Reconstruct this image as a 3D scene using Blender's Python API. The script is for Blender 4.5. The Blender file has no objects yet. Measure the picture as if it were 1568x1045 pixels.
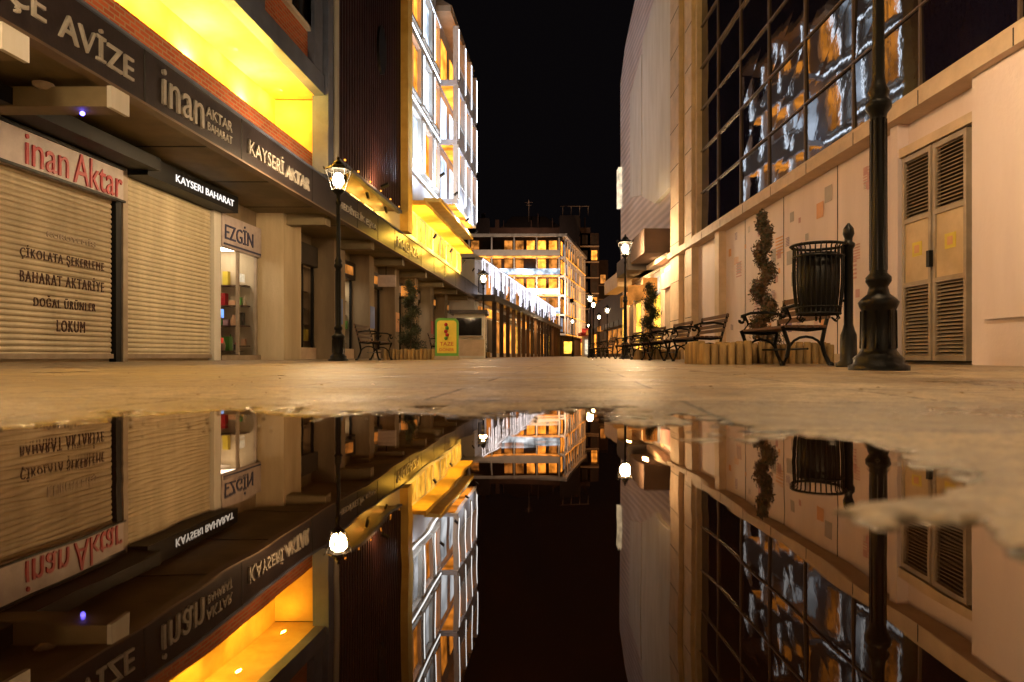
import bpy, math, random
import numpy as np
from mathutils import Vector, Matrix
random.seed(7); rng=np.random.RandomState(5)
S=bpy.context.scene
S.view_settings.view_transform='Standard'; S.view_settings.look='None'; S.view_settings.exposure=0
COL=S.collection
# ------------------------------------------------------------------ materials
def _new(name):
    m=bpy.data.materials.new(name); m.use_nodes=True
    nt=m.node_tree; nt.nodes.clear()
    o=nt.nodes.new('ShaderNodeOutputMaterial'); return m,nt,o
def pm(name,c1,c2=None,scale=2.0,rough=.6,r2=None,bump=0.0,bscale=20,metal=0,ior=1.5,streak=False,coat=0):
    m,nt,o=_new(name); N=nt.nodes; K=nt.links
    p=N.new('ShaderNodeBsdfPrincipled'); K.new(p.outputs[0],o.inputs[0])
    if c2 is None: c2=tuple(v*.72 for v in c1)
    tc=N.new('ShaderNodeTexCoord'); mp=N.new('ShaderNodeMapping'); K.new(tc.outputs['Object'],mp.inputs[0])
    if streak: mp.inputs['Scale'].default_value=(1,1,.18)
    n=N.new('ShaderNodeTexNoise'); n.inputs['Scale'].default_value=scale; n.inputs['Detail'].default_value=7; n.inputs['Roughness'].default_value=.62
    K.new(mp.outputs[0],n.inputs['Vector'])
    r=N.new('ShaderNodeValToRGB'); r.color_ramp.elements[0].position=.35; r.color_ramp.elements[1].position=.68
    r.color_ramp.elements[0].color=(*c2,1); r.color_ramp.elements[1].color=(*c1,1)
    K.new(n.outputs['Fac'],r.inputs[0]); K.new(r.outputs[0],p.inputs['Base Color'])
    mr=N.new('ShaderNodeMapRange'); mr.inputs['To Min'].default_value=rough; mr.inputs['To Max'].default_value=r2 if r2 is not None else min(1,rough+.15)
    K.new(n.outputs['Fac'],mr.inputs[0]); K.new(mr.outputs[0],p.inputs['Roughness'])
    p.inputs['Metallic'].default_value=metal; p.inputs['IOR'].default_value=ior
    if bump>0:
        n2=N.new('ShaderNodeTexNoise'); n2.inputs['Scale'].default_value=bscale; n2.inputs['Detail'].default_value=5
        K.new(tc.outputs['Object'],n2.inputs['Vector'])
        b=N.new('ShaderNodeBump'); b.inputs['Strength'].default_value=bump; b.inputs['Distance'].default_value=.02
        K.new(n2.outputs['Fac'],b.inputs['Height']); K.new(b.outputs[0],p.inputs['Normal'])
    return m
def em(name,c,s,var=0.0,scale=1.5):
    m,nt,o=_new(name); N=nt.nodes; K=nt.links
    e=N.new('ShaderNodeEmission'); e.inputs[0].default_value=(*c,1); e.inputs[1].default_value=s
    if var>0:
        tc=N.new('ShaderNodeTexCoord'); n=N.new('ShaderNodeTexNoise'); n.inputs['Scale'].default_value=scale; n.inputs['Detail'].default_value=4
        K.new(tc.outputs['Object'],n.inputs['Vector'])
        mr=N.new('ShaderNodeMapRange'); mr.inputs['From Min'].default_value=.35; mr.inputs['From Max'].default_value=.65
        mr.inputs['To Min'].default_value=s*(1-var); mr.inputs['To Max'].default_value=s*(1+var)
        K.new(n.outputs['Fac'],mr.inputs[0]); K.new(mr.outputs[0],e.inputs[1])
    K.new(e.outputs[0],o.inputs[0]); return m
def brickmat(name,c1,c2,mortar,bw,bh,ms=.012,rough=.8):
    m,nt,o=_new(name); N=nt.nodes; K=nt.links
    p=N.new('ShaderNodeBsdfPrincipled'); K.new(p.outputs[0],o.inputs[0]); p.inputs['Roughness'].default_value=rough
    tc=N.new('ShaderNodeTexCoord'); sx=N.new('ShaderNodeSeparateXYZ'); cx=N.new('ShaderNodeCombineXYZ')
    K.new(tc.outputs['Object'],sx.inputs[0]); ad=N.new('ShaderNodeMath'); K.new(sx.outputs[0],ad.inputs[0]); K.new(sx.outputs[1],ad.inputs[1])
    K.new(ad.outputs[0],cx.inputs[0]); K.new(sx.outputs[2],cx.inputs[1])
    b=N.new('ShaderNodeTexBrick'); b.inputs['Scale'].default_value=1; b.inputs['Brick Width'].default_value=bw; b.inputs['Row Height'].default_value=bh; b.inputs['Mortar Size'].default_value=ms
    b.inputs['Color1'].default_value=(*c1,1); b.inputs['Color2'].default_value=(*c2,1); b.inputs['Mortar'].default_value=(*mortar,1)
    K.new(cx.outputs[0],b.inputs['Vector']); K.new(b.outputs['Color'],p.inputs['Base Color'])
    bu=N.new('ShaderNodeBump'); bu.inputs['Strength'].default_value=.6; bu.inputs['Distance'].default_value=.01; bu.invert=True
    K.new(b.outputs['Fac'],bu.inputs['Height']); K.new(bu.outputs[0],p.inputs['Normal'])
    return m
M={}
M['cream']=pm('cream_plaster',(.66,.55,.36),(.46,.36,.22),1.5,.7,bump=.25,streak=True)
M['creamd']=pm('shaded_plaster',(.30,.23,.14),(.18,.13,.08),1.5,.7,bump=.25,streak=True)  # darker copy of the cream plaster, arcade shade put into its colour
M['soffit']=pm('soffit_paint',(.25,.19,.10),(.14,.11,.055),1.0,.6,bump=.1)
M['fascia']=pm('fascia_metal',(.04,.028,.028),(.022,.016,.017),3,.3,bump=.1,metal=.3)
M['joint']=pm('dark_joint',(.02,.018,.016),rough=.7)
M['shutter']=pm('shutter_metal',(.72,.64,.46),(.50,.43,.29),1.8,.42,r2=.55,metal=.1,streak=True)
M['shutterb']=pm('shutter_metal_tan',(.58,.49,.34),(.38,.31,.20),1.8,.42,r2=.55,metal=.1,streak=True)
M['black']=pm('black_metal',(.006,.006,.006),(.003,.003,.003),8,.42,r2=.55,ior=1.3)
M['iron']=pm('cast_iron',(.005,.005,.005),(.003,.003,.003),12,.36,r2=.5,bump=.12,bscale=40,ior=1.3)
M['white']=pm('white_paint',(.75,.73,.68),(.6,.57,.5),2,.5,streak=True)
M['signwhite']=pm('sign_white',(.60,.52,.50),(.42,.35,.34),3,.4)
M['red']=pm('sign_red',(.5,.012,.018),rough=.4)
M['greyletter']=pm('letter_metal',(.55,.52,.47),(.4,.37,.33),5,.35,metal=.3)
M['blueletter']=pm('letter_navy',(.03,.04,.12),rough=.4)
M['perf']=pm('shutter_perforation',(.09,.035,.022),(.05,.022,.016),rough=.6)
M['yellowwall']=pm('yellow_wall',(.85,.60,.15),(.68,.42,.08),2,.7,bump=.15)
M['brick']=brickmat('red_brick',(.58,.12,.035),(.40,.07,.02),(.42,.26,.14),.24,.075)
M['bluegrey']=pm('blue_grey_paint',(.13,.16,.25),(.08,.10,.16),2,.45)
M['cladding']=pm('purple_cladding',(.065,.028,.034),(.035,.018,.022),1.3,.4,r2=.55,metal=.3)
M['facade']=pm('white_facade',(.72,.72,.74),(.58,.58,.62),1.2,.6,bump=.1)
M['glass']=pm('dark_glass',(.010,.008,.020),(.005,.004,.011),1,.015,r2=.03,bump=.10,bscale=1.3,ior=1.75)
M['shopglass']=pm('shop_glass',(.02,.016,.014),(.01,.008,.008),1,.03,r2=.06,bump=.03,bscale=2,ior=1.7)
M['mullion']=pm('mullion_metal',(.20,.14,.09),rough=.35,metal=.4)
M['pinkwall']=pm('pinkish_plaster',(.82,.71,.70),(.66,.55,.54),.8,.6,bump=.2,streak=True)
M['stone']=pm('stone_ledge',(.68,.53,.38),(.50,.38,.26),2,.55,bump=.2)
M['louvre']=pm('louvre_metal',(.40,.32,.24),(.28,.22,.16),4,.4,metal=.2)
M['doorpanel']=pm('door_tan',(.62,.47,.28),(.48,.35,.20),3,.45)
M['m_pink']=pm('mural_pink',(.66,.38,.38),rough=.6); M['m_lil']=pm('mural_lilac',(.30,.22,.40),rough=.6)
M['m_or']=pm('mural_orange',(.80,.42,.20),rough=.6); M['m_grey']=pm('mural_grey',(.46,.42,.42),rough=.6)
M['wood']=pm('bench_wood',(.12,.05,.022),(.06,.026,.01),6,.4,bump=.3,bscale=30)
M['log']=pm('log_wood',(.40,.25,.09),(.16,.10,.035),9,.6,bump=.5,bscale=30,streak=True)
M['soil']=pm('soil',(.04,.025,.015),rough=.9,bump=.8)
M['leaf']=pm('topiary_leaf',(.13,.055,.025),(.035,.03,.012),6,.5)
M['leafg']=pm('topiary_leaf_dark',(.035,.04,.016),(.012,.02,.007),6,.5)
M['bark']=pm('bark',(.10,.06,.035),rough=.8,bump=.5)
M['dark']=pm('dark_wall',(.06,.045,.035),(.03,.022,.018),1.5,.6)
M['darkbrick']=pm('far_dark_wall',(.09,.052,.035),(.045,.027,.018),.7,.7)
M['roof']=pm('dark_roof',(.04,.035,.035),rough=.6,bump=.3)
M['green']=pm('green_paint',(.12,.38,.05),rough=.4); M['yellow']=pm('yellow_paint',(.8,.62,.06),rough=.4); M['bluep']=pm('blue_paint',(.05,.12,.45),rough=.4)
M['e_bulb']=em('lamp_bulb_glow',(1,.84,.52),34)
M['e_yel']=em('yellow_light_strip',(1,.62,.10),10)
M['e_yel2']=em('yellow_lit_pane',(1,.52,.06),2.4,.5,2)
M['e_or']=em('orange_glow',(1,.34,.04),2.2,.6,1.2)
M['e_ord']=em('dim_orange_glow',(1,.34,.06),.6,.7,1.2)
M['e_wh']=em('white_led',(.76,.86,1),7)
M['e_wh2']=em('white_glow',(.70,.82,1),1.8,.7,.8)
M['e_wd']=em('dim_white_pane',(.8,.82,1),.35,.7,.8)
M['e_str']=em('string_light_white',(.90,.88,1),2.4,.4,3)
M['e_blue']=em('blue_led',(.12,.1,1),14)
M['e_red']=em('red_sign_glow',(1,.08,.04),.6,.4,3)
M['e_sign']=em('lit_sign_face',(1,.82,.55),1.0,.4,3)
M['e_cyan']=em('shop_tv_glow',(.2,.4,1),1.4,.5,4)
M['e_text']=em('lit_letters',(1,.93,.85),1.3)
M['e_ceil']=em('shop_ceiling_light',(1,.85,.68),9)
M['e_ceil2']=em('shop_dim_ceiling_light',(1,.62,.32),3)
def clad():
    m,nt,o=_new('white_ribbed_cladding'); N=nt.nodes; K=nt.links
    p=N.new('ShaderNodeBsdfPrincipled'); K.new(p.outputs[0],o.inputs[0]); p.inputs['Roughness'].default_value=.5
    tc=N.new('ShaderNodeTexCoord'); n=N.new('ShaderNodeTexNoise'); n.inputs['Scale'].default_value=.5; n.inputs['Detail'].default_value=6
    K.new(tc.outputs['Object'],n.inputs['Vector'])
    r=N.new('ShaderNodeValToRGB'); r.color_ramp.elements[0].position=.3; r.color_ramp.elements[0].color=(.62,.52,.48,1); r.color_ramp.elements[1].position=.7; r.color_ramp.elements[1].color=(.80,.70,.66,1)
    K.new(n.outputs['Fac'],r.inputs[0])
    w=N.new('ShaderNodeTexWave'); w.bands_direction='Z'; w.inputs['Scale'].default_value=1.1; K.new(tc.outputs['Object'],w.inputs['Vector'])
    mx=N.new('ShaderNodeMix'); mx.data_type='RGBA'; mx.blend_type='MULTIPLY'; mx.inputs[0].default_value=.3
    K.new(r.outputs[0],mx.inputs['A']); K.new(w.outputs['Color'],mx.inputs['B']); K.new(mx.outputs['Result'],p.inputs['Base Color'])
    b=N.new('ShaderNodeBump'); b.inputs['Strength'].default_value=.6; b.inputs['Distance'].default_value=.03; K.new(w.outputs['Fac'],b.inputs['Height']); K.new(b.outputs[0],p.inputs['Normal'])
    return m
M['whiteclad']=clad()
def pane():
    m,nt,o=_new('window_pane'); N=nt.nodes; K=nt.links
    t=N.new('ShaderNodeBsdfTransparent'); t.inputs[0].default_value=(.85,.83,.8,1); g=N.new('ShaderNodeBsdfGlossy'); g.inputs['Roughness'].default_value=.02
    f=N.new('ShaderNodeFresnel'); f.inputs[0].default_value=1.5; x=N.new('ShaderNodeMixShader'); K.new(f.outputs[0],x.inputs[0]); K.new(t.outputs[0],x.inputs[1]); K.new(g.outputs[0],x.inputs[2]); K.new(x.outputs[0],o.inputs[0]); return m
M['pane']=pane()
# ------------------------------------------------------------------ builders
def group(name,loc=(0,0,0)):
    e=bpy.data.objects.new(name,None); e.empty_display_size=.3; COL.objects.link(e); e.location=loc; return e
ID=lambda x,y,z:(x,y,z)
class MB:
    def __init__(s,name,parent,T=ID):
        s.name=name;s.parent=parent;s.T=T;s.v=[];s.f=[];s.m=[];s.sm=[];s.mats=[]
    def mi(s,k):
        if k not in s.mats: s.mats.append(k)
        return s.mats.index(k)
    def add(s,vs,fs,k,smooth=False,raw=False):
        b=len(s.v); s.v+= [tuple(v) if raw else s.T(*v) for v in vs]
        i=s.mi(k)
        for f in fs: s.f.append([b+a for a in f]); s.m.append(i); s.sm.append(smooth)
    def quad(s,a,b,c,d,k): s.add([a,b,c,d],[(0,1,2,3)],k)
    def box(s,x0,x1,y0,y1,z0,z1,k):
        v=[(x,y,z) for z in(z0,z1) for y in(y0,y1) for x in(x0,x1)]
        s.add(v,[(0,2,3,1),(4,5,7,6),(0,1,5,4),(2,6,7,3),(0,4,6,2),(1,3,7,5)],k)
    def lathe(s,cx,cy,prof,k,n=14,smooth=True,cap=True):
        v=[];f=[]
        for r,z in prof:
            for i in range(n):
                a=2*math.pi*i/n; v.append((cx+r*math.cos(a),cy+r*math.sin(a),z))
        for j in range(len(prof)-1):
            for i in range(n):
                i2=(i+1)%n; f.append((j*n+i,j*n+i2,(j+1)*n+i2,(j+1)*n+i))
        s.add(v,f,k,smooth)
        if cap:
            s.add(v[:n],[tuple(reversed(range(n)))],k); s.add(v[-n:],[tuple(range(n))],k)
    def tube(s,pts,r,k,n=7,smooth=True):
        pts=[Vector(p) for p in pts]; v=[];f=[]
        rr=r if isinstance(r,(list,tuple)) else [r]*len(pts)
        for j,p in enumerate(pts):
            d=(pts[min(j+1,len(pts)-1)]-pts[max(j-1,0)]).normalized()
            u=d.cross(Vector((0,0,1))) if abs(d.z)<.95 else d.cross(Vector((1,0,0)))
            u.normalize(); w=d.cross(u)
            for i in range(n):
                a=2*math.pi*i/n; v.append(p+(u*math.cos(a)+w*math.sin(a))*rr[j])
        for j in range(len(pts)-1):
            for i in range(n):
                i2=(i+1)%n; f.append((j*n+i,j*n+i2,(j+1)*n+i2,(j+1)*n+i))
        f.append(tuple(range(n))); f.append(tuple((len(pts)-1)*n+i for i in reversed(range(n))))
        s.add(v,f,k,smooth)
    def ball(s,c,r,k,n=10,m=7,sz=1):
        prof=[(max(.0005,r*math.sin(math.pi*j/m)),c[2]-sz*r*math.cos(math.pi*j/m)) for j in range(m+1)]
        s.lathe(c[0],c[1],prof,k,n,True,False)
    def build(s):
        me=bpy.data.meshes.new(s.name); off=s.parent.location if s.parent else Vector((0,0,0))
        if getattr(s,'local',False): off=Vector((0,0,0))
        me.from_pydata([(a-off[0],b-off[1],c-off[2]) for a,b,c in s.v],[],s.f)
        for k in s.mats: me.materials.append(M[k])
        me.polygons.foreach_set('material_index',s.m); me.polygons.foreach_set('use_smooth',s.sm); me.update()
        o=bpy.data.objects.new(s.name,me); COL.objects.link(o)
        if s.parent: o.parent=s.parent
        return o
def text(parent,s,T,x,y0,y1,z0,z1,k,ext=.02,name='lettering',slots=False):
    cu=bpy.data.curves.new('t','FONT'); cu.body=s; cu.extrude=.03; cu.resolution_u=3
    if slots: cu.space_character=1.25
    ob=bpy.data.objects.new('t',cu); COL.objects.link(ob); bpy.context.view_layer.update()
    me=bpy.data.meshes.new_from_object(ob); bpy.data.objects.remove(ob)
    co=np.array([v.co[:] for v in me.vertices]); mn=co.min(0); mx=co.max(0)
    off=parent.location
    for v in me.vertices:
        a=(v.co.x-mn[0])/(mx[0]-mn[0]); b=(v.co.y-mn[1])/(mx[1]-mn[1]); c=(v.co.z-mn[2])/(mx[2]-mn[2])
        p=T(x+c*ext,y0+a*(y1-y0),z0+b*(z1-z0)); v.co=(p[0]-off[0],p[1]-off[1],p[2]-off[2])
    me.materials.clear(); me.materials.append(M[k]); me.name=name
    o=bpy.data.objects.new(name,me); COL.objects.link(o); o.parent=parent; return o
def plight(parent,loc,col,e,r=.1,name='light'):
    l=bpy.data.lights.new(name,'POINT'); l.energy=e; l.color=col; l.shadow_soft_size=r
    o=bpy.data.objects.new(name,l); COL.objects.link(o); o.parent=parent
    o.location=Vector(loc)-parent.location
    return o
def flood(parent,loc,d,col,e,s=.2,name='flood_light',house=True):
    """one-sided area lamp, optionally with an invented black box behind it"""
    l=bpy.data.lights.new(name,'AREA'); l.energy=e; l.color=col; l.shape='SQUARE'; l.size=s
    o=bpy.data.objects.new(name,l); COL.objects.link(o); o.parent=parent
    o.location=Vector(loc)-parent.location; D_=Vector(d).normalized(); q_=D_.to_track_quat('-Z','Y'); o.rotation_euler=q_.to_euler()
    if house:
        h=MB('added_housing',parent); R_=q_.to_matrix(); hs=s/2+.02  # black box added behind the lamp as an invented housing
        vs=[Vector(loc)+R_@Vector((x,y,z)) for z in(.01,.07) for y in(-hs,hs) for x in(-hs,hs)]
        h.add(vs,[(0,2,3,1),(4,5,7,6),(0,1,5,4),(2,6,7,3),(0,4,6,2),(1,3,7,5)],'black'); h.build()
    return o
K=.089
L=lambda x,y,z:(x+K*y,y,z)
WARM=(1,.67,.35)
# ------------------------------------------------------------------ ground + puddle
def vnoise(x,y,sc,seed):
    r=np.random.RandomState(seed); G=r.rand(256,256)
    u=x*sc; v=y*sc; i=np.floor(u).astype(int); j=np.floor(v).astype(int); a=u-i; b=v-j
    a=a*a*(3-2*a); b=b*b*(3-2*b); g=lambda p,q:G[p%256,q%256]
    return (g(i,j)*(1-a)+g(i+1,j)*a)*(1-b)+(g(i,j+1)*(1-a)+g(i+1,j+1)*a)*b-.5
def grow(a,step,ratio,end):
    out=[a]
    while out[-1]<end: step*=ratio; out.append(out[-1]+step)
    return out[1:]
xp=grow(1.3,.006,1.12,700); xs=np.array([-v for v in reversed(xp)]+list(np.arange(-1.3,1.3001,.005))+xp)
ys=np.array([-v for v in reversed(grow(-.12,.01,1.2,60))]+list(np.arange(.12,1.6,.004))+grow(1.6,.004,1.045,900))
ys=np.unique(ys)
X,Y=np.meshgrid(xs,ys)
ip=[(-200,660),(0,655),(90,648),(200,636),(380,629),(520,636),(640,628),(760,637),(900,629),(985,636),(1060,652),(1110,676),(1230,674),(1330,688),(1395,716),(1500,742),(1440,752),(1380,766),(1275,784),(1345,815),(1400,797),(1470,800),(1530,790),(1545,850),(1600,870),(1700,900)]
poly=[((x-784)/1045*115/(y-545),115/(y-545)) for x,y in ip]
poly=[(-2.4,-.5),(-2.6,.8),(-1.9,1.1)]+poly+[(.42,.2),(.5,-.5)]
P=np.array(poly)
def sdf(X,Y):
    d=np.full(X.shape,1e9); ins=np.zeros(X.shape,bool)
    for k in range(len(P)):
        a=P[k]; b=P[(k+1)%len(P)]; e=b-a
        t=np.clip(((X-a[0])*e[0]+(Y-a[1])*e[1])/(e@e),0,1)
        d=np.minimum(d,np.hypot(X-a[0]-t*e[0],Y-a[1]-t*e[1]))
        c=((a[1]>Y)!=(b[1]>Y)); 
        with np.errstate(divide='ignore',invalid='ignore'):
            xi=a[0]+(Y-a[1])/(b[1]-a[1]+1e-12)*e[0]
        ins^=(c&(X<xi))
    return np.where(ins,-d,d)
Dm=sdf(X,Y)
ka=np.clip((Y-.45)*1.5,.07,1)
nz=(vnoise(X,Y,9,1)*.20+vnoise(X,Y,26,2)*.15+vnoise(X,Y,60,3)*.07)*ka+vnoise(X,Y,90,13)*.012+vnoise(X,Y,180,14)*.007
wd=.006+.06*np.clip((Y-.5)/.7,0,1)
Z=.0046*np.tanh((Dm+nz)/wd)
Z=np.where(Dm<-.26,Z-.006,Z)
near=np.exp(-np.maximum(0,np.hypot(X,Y)-2)/2)
Z+=(vnoise(X,Y,40,4)*.0020+vnoise(X,Y,110,5)*.0015+vnoise(X,Y,200,6)*.0011)*near
Z+=vnoise(X,Y,3.1,8)*.0022*np.clip(Dm/.2,0,1)*np.exp(-Y.clip(0)/12)
ny,nx=X.shape
verts=np.stack([X.ravel(),Y.ravel(),Z.ravel()],1)
idx=np.arange(nx*ny).reshape(ny,nx)
faces=np.stack([idx[:-1,:-1].ravel(),idx[:-1,1:].ravel(),idx[1:,1:].ravel(),idx[1:,:-1].ravel()],1)
me=bpy.data.meshes.new('ground'); me.vertices.add(len(verts)); me.vertices.foreach_set('co',verts.ravel())
me.loops.add(faces.size); me.loops.foreach_set('vertex_index',faces.ravel().astype(np.int32))
me.polygons.add(len(faces)); me.polygons.foreach_set('loop_start',(np.arange(len(faces))*4).astype(np.int32))
me.polygons.foreach_set('use_smooth',np.ones(len(faces),bool)); me.update(calc_edges=True)
ground=bpy.data.objects.new('paved_ground',me); COL.objects.link(ground)
def groundmat():
    m,nt,o=_new('stone_paving'); N=nt.nodes; K_=nt.links
    p=N.new('ShaderNodeBsdfPrincipled'); K_.new(p.outputs[0],o.inputs[0])
    g=N.new('ShaderNodeNewGeometry')
    mp=N.new('ShaderNodeMapping'); mp.inputs['Rotation'].default_value=(0,0,.09); mp.inputs['Location'].default_value=(.35,.2,0); K_.new(g.outputs['Position'],mp.inputs[0])
    b=N.new('ShaderNodeTexBrick'); b.inputs['Scale'].default_value=1; b.inputs['Brick Width'].default_value=1.2; b.inputs['Row Height'].default_value=.6; b.inputs['Mortar Size'].default_value=.008; b.inputs['Mortar Smooth'].default_value=.3
    b.inputs['Color1'].default_value=(.52,.42,.285,1); b.inputs['Color2'].default_value=(.36,.29,.195,1); b.inputs['Mortar'].default_value=(.08,.055,.035,1)
    K_.new(mp.outputs[0],b.inputs['Vector'])
    n=N.new('ShaderNodeTexNoise'); n.inputs['Scale'].default_value=1.3; n.inputs['Detail'].default_value=10; n.inputs['Roughness'].default_value=.7; K_.new(g.outputs['Position'],n.inputs['Vector'])
    r=N.new('ShaderNodeValToRGB'); r.color_ramp.elements[0].position=.40; r.color_ramp.elements[0].color=(.42,.36,.30,1); r.color_ramp.elements[1].position=.6; r.color_ramp.elements[1].color=(1.1,1.08,1.05,1)
    K_.new(n.outputs['Fac'],r.inputs[0])
    mx=N.new('ShaderNodeMix'); mx.data_type='RGBA'; mx.blend_type='MULTIPLY'; mx.inputs[0].default_value=.85
    K_.new(b.outputs['Color'],mx.inputs['A']); K_.new(r.outputs[0],mx.inputs['B'])
    nf=N.new('ShaderNodeTexNoise'); nf.inputs['Scale'].default_value=120; nf.inputs['Detail'].default_value=6; nf.inputs['Roughness'].default_value=.65; K_.new(g.outputs['Position'],nf.inputs['Vector'])
    mf=N.new('ShaderNodeMapRange'); mf.inputs['From Min'].default_value=.3; mf.inputs['From Max'].default_value=.7; mf.inputs['To Min'].default_value=.45; mf.inputs['To Max'].default_value=1.35; K_.new(nf.outputs['Fac'],mf.inputs[0])
    nm=N.new('ShaderNodeTexNoise'); nm.inputs['Scale'].default_value=11; nm.inputs['Detail'].default_value=6; nm.inputs['Roughness'].default_value=.6; K_.new(g.outputs['Position'],nm.inputs['Vector'])
    mm=N.new('ShaderNodeMapRange'); mm.inputs['From Min'].default_value=.35; mm.inputs['From Max'].default_value=.6; mm.inputs['To Min'].default_value=.6; mm.inputs['To Max'].default_value=1.08; K_.new(nm.outputs['Fac'],mm.inputs[0])
    m0=N.new('ShaderNodeMath'); m0.operation='MULTIPLY'; K_.new(mf.outputs[0],m0.inputs[0]); K_.new(mm.outputs[0],m0.inputs[1])
    sx=N.new('ShaderNodeSeparateXYZ'); K_.new(g.outputs['Position'],sx.inputs[0])
    w=N.new('ShaderNodeMapRange'); w.inputs['From Min'].default_value=.0004; w.inputs['From Max'].default_value=.003; w.inputs['To Min'].default_value=.38; w.inputs['To Max'].default_value=1; K_.new(sx.outputs[2],w.inputs[0])
    mu=N.new('ShaderNodeMath'); mu.operation='MULTIPLY'; K_.new(m0.outputs[0],mu.inputs[0]); K_.new(w.outputs[0],mu.inputs[1])
    vm=N.new('ShaderNodeVectorMath'); vm.operation='SCALE'; K_.new(mx.outputs['Result'],vm.inputs[0]); K_.new(mu.outputs[0],vm.inputs['Scale'])
    K_.new(vm.outputs[0],p.inputs['Base Color'])
    ro=N.new('ShaderNodeMapRange'); ro.inputs['From Min'].default_value=.38; ro.inputs['From Max'].default_value=.6; ro.inputs['To Min'].default_value=.27; ro.inputs['To Max'].default_value=.6; K_.new(n.outputs['Fac'],ro.inputs[0])
    rw=N.new('ShaderNodeMath'); rw.operation='MULTIPLY'; K_.new(ro.outputs[0],rw.inputs[0]); K_.new(w.outputs[0],rw.inputs[1]); K_.new(rw.outputs[0],p.inputs['Roughness'])
    p.inputs['IOR'].default_value=1.42
    bu=N.new('ShaderNodeBump'); bu.inputs['Strength'].default_value=.6; bu.inputs['Distance'].default_value=.006; bu.invert=True; K_.new(b.outputs['Fac'],bu.inputs['Height'])
    b2=N.new('ShaderNodeBump'); b2.inputs['Strength'].default_value=.45; b2.inputs['Distance'].default_value=.005; K_.new(nf.outputs['Fac'],b2.inputs['Height']); K_.new(bu.outputs[0],b2.inputs['Normal']); K_.new(b2.outputs[0],p.inputs['Normal'])
    return m
me.materials.append(groundmat())
def watermat():
    m,nt,o=_new('puddle_water'); N=nt.nodes; K_=nt.links
    d=N.new('ShaderNodeBsdfDiffuse'); d.inputs[0].default_value=(.010,.004,.002,1)
    g=N.new('ShaderNodeBsdfGlossy'); g.inputs['Roughness'].default_value=.006; g.inputs[0].default_value=(1,.86,.72,1)
    fr=N.new('ShaderNodeFresnel'); fr.inputs[0].default_value=1.7
    tc=N.new('ShaderNodeTexCoord'); n=N.new('ShaderNodeTexNoise'); n.inputs['Scale'].default_value=5; n.inputs['Detail'].default_value=2; K_.new(tc.outputs['Object'],n.inputs['Vector'])
    b=N.new('ShaderNodeBump'); b.inputs['Strength'].default_value=.06; b.inputs['Distance'].default_value=.01; K_.new(n.outputs['Fac'],b.inputs['Height']); K_.new(b.outputs[0],g.inputs['Normal'])
    mx=N.new('ShaderNodeMixShader'); K_.new(fr.outputs[0],mx.inputs[0]); K_.new(d.outputs[0],mx.inputs[1]); K_.new(g.outputs[0],mx.inputs[2]); K_.new(mx.outputs[0],o.inputs[0]); return m
M['water']=watermat()
w=MB('puddle_water',None); w.quad((-3,-.7,0),(1.6,-.7,0),(1.6,1.75,0),(-3,1.75,0),'water'); w.build()
M['pebble']=pm('pebble',(.5,.4,.27),(.2,.14,.08),40,.5)
d=MB('puddle_debris',None)
for i in range(320):
    y=random.uniform(.3,4.2)if i%3 else random.uniform(1.0,1.6); x=random.uniform(-.8,.8)*max(.6,y); r=random.uniform(.0015,.0045)*(1 if y<1.8 else 1.9)
    if y<.9 and x<.2 and i%6: continue
    if y<.9: r*=.35
    d.ball((x,y,.003),r,'pebble',6,4,.6)
d.build()
# ------------------------------------------------------------------ left arcade building
A=group('arcade_shop_building',(-8,10,0))
b=MB('walls',A,L)
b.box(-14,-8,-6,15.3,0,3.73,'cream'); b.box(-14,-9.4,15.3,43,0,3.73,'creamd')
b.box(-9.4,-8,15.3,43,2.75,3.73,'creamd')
b.box(-14,-7.2,-6,16.6,4.43,6.3,'yellowwall')
b.box(-7.2,-6.05,16.5,17.0,4.45,6.28,'yellowwall')
b.box(-14,-6.15,-6,16.4,6.42,14,'cream')
b.box(-6.45,-6.3,-6,16.5,4.43,5.0,'brick')
b.build()
b=MB('canopy',A,L)
b.box(-8.0,-6.15,-6,43,3.731,3.80,'soffit'); b.box(-7.9,-6.15,-6,43,3.802,4.428,'soffit')
b.box(-6.15,-6.0,-6,43,3.66,4.40,'fascia')
b.box(-6.16,-5.96,-6,43,4.40,4.44,'bluegrey'); b.box(-6.16,-5.985,-6,43,3.625,3.66,'mullion')
for y in [9.55,12.35,15.7,17.3,19,21,23,25,27,29.5,32,35,38,41]: b.box(-6.0,-5.994,y,y+.03,3.66,4.40,'joint')
for y in np.arange(7.0,43,2.4): b.box(-8,-6.15,y,y+.025,3.722,3.731,'joint')
for y in [7.2,8.9]: b.box(-8,-6.06,y,y+.32,3.36,3.62,'soffit'); b.box(-6.06,-6.0,y-.02,y+.34,3.34,3.64,'white')
for y in np.arange(17.4,43,3.9): b.box(-8,-6.3,y,y+.35,3.45,3.725,'soffit')
b.build()
def shutter(par,y0,y1,z0,z1,k):
    b=MB('roller_shutter',par,L); h=.085; z=z0
    while z<z1-.01:
        z2=min(z+h,z1)
        pr=[(0,z),(.022,z+.02),(.026,z+.045),(.012,z+.072),(0,z2)]
        for (a,c),(e,f) in zip(pr[:-1],pr[1:]):
            b.quad((-7.96+a,y0,c),(-7.96+a,y1,c),(-7.96+e,y1,f),(-7.96+e,y0,f),k)
        z=z2
    b.box(-7.99,-7.9,y0,y1,z0-.02,z0+.06,'louvre')
    return b.build()
shutter(A,7.2,11.75,.08,2.85,'shutterb'); shutter(A,12.1,14.95,.08,3.3,'shutter')
b=MB('shop_fronts',A,L)
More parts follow.
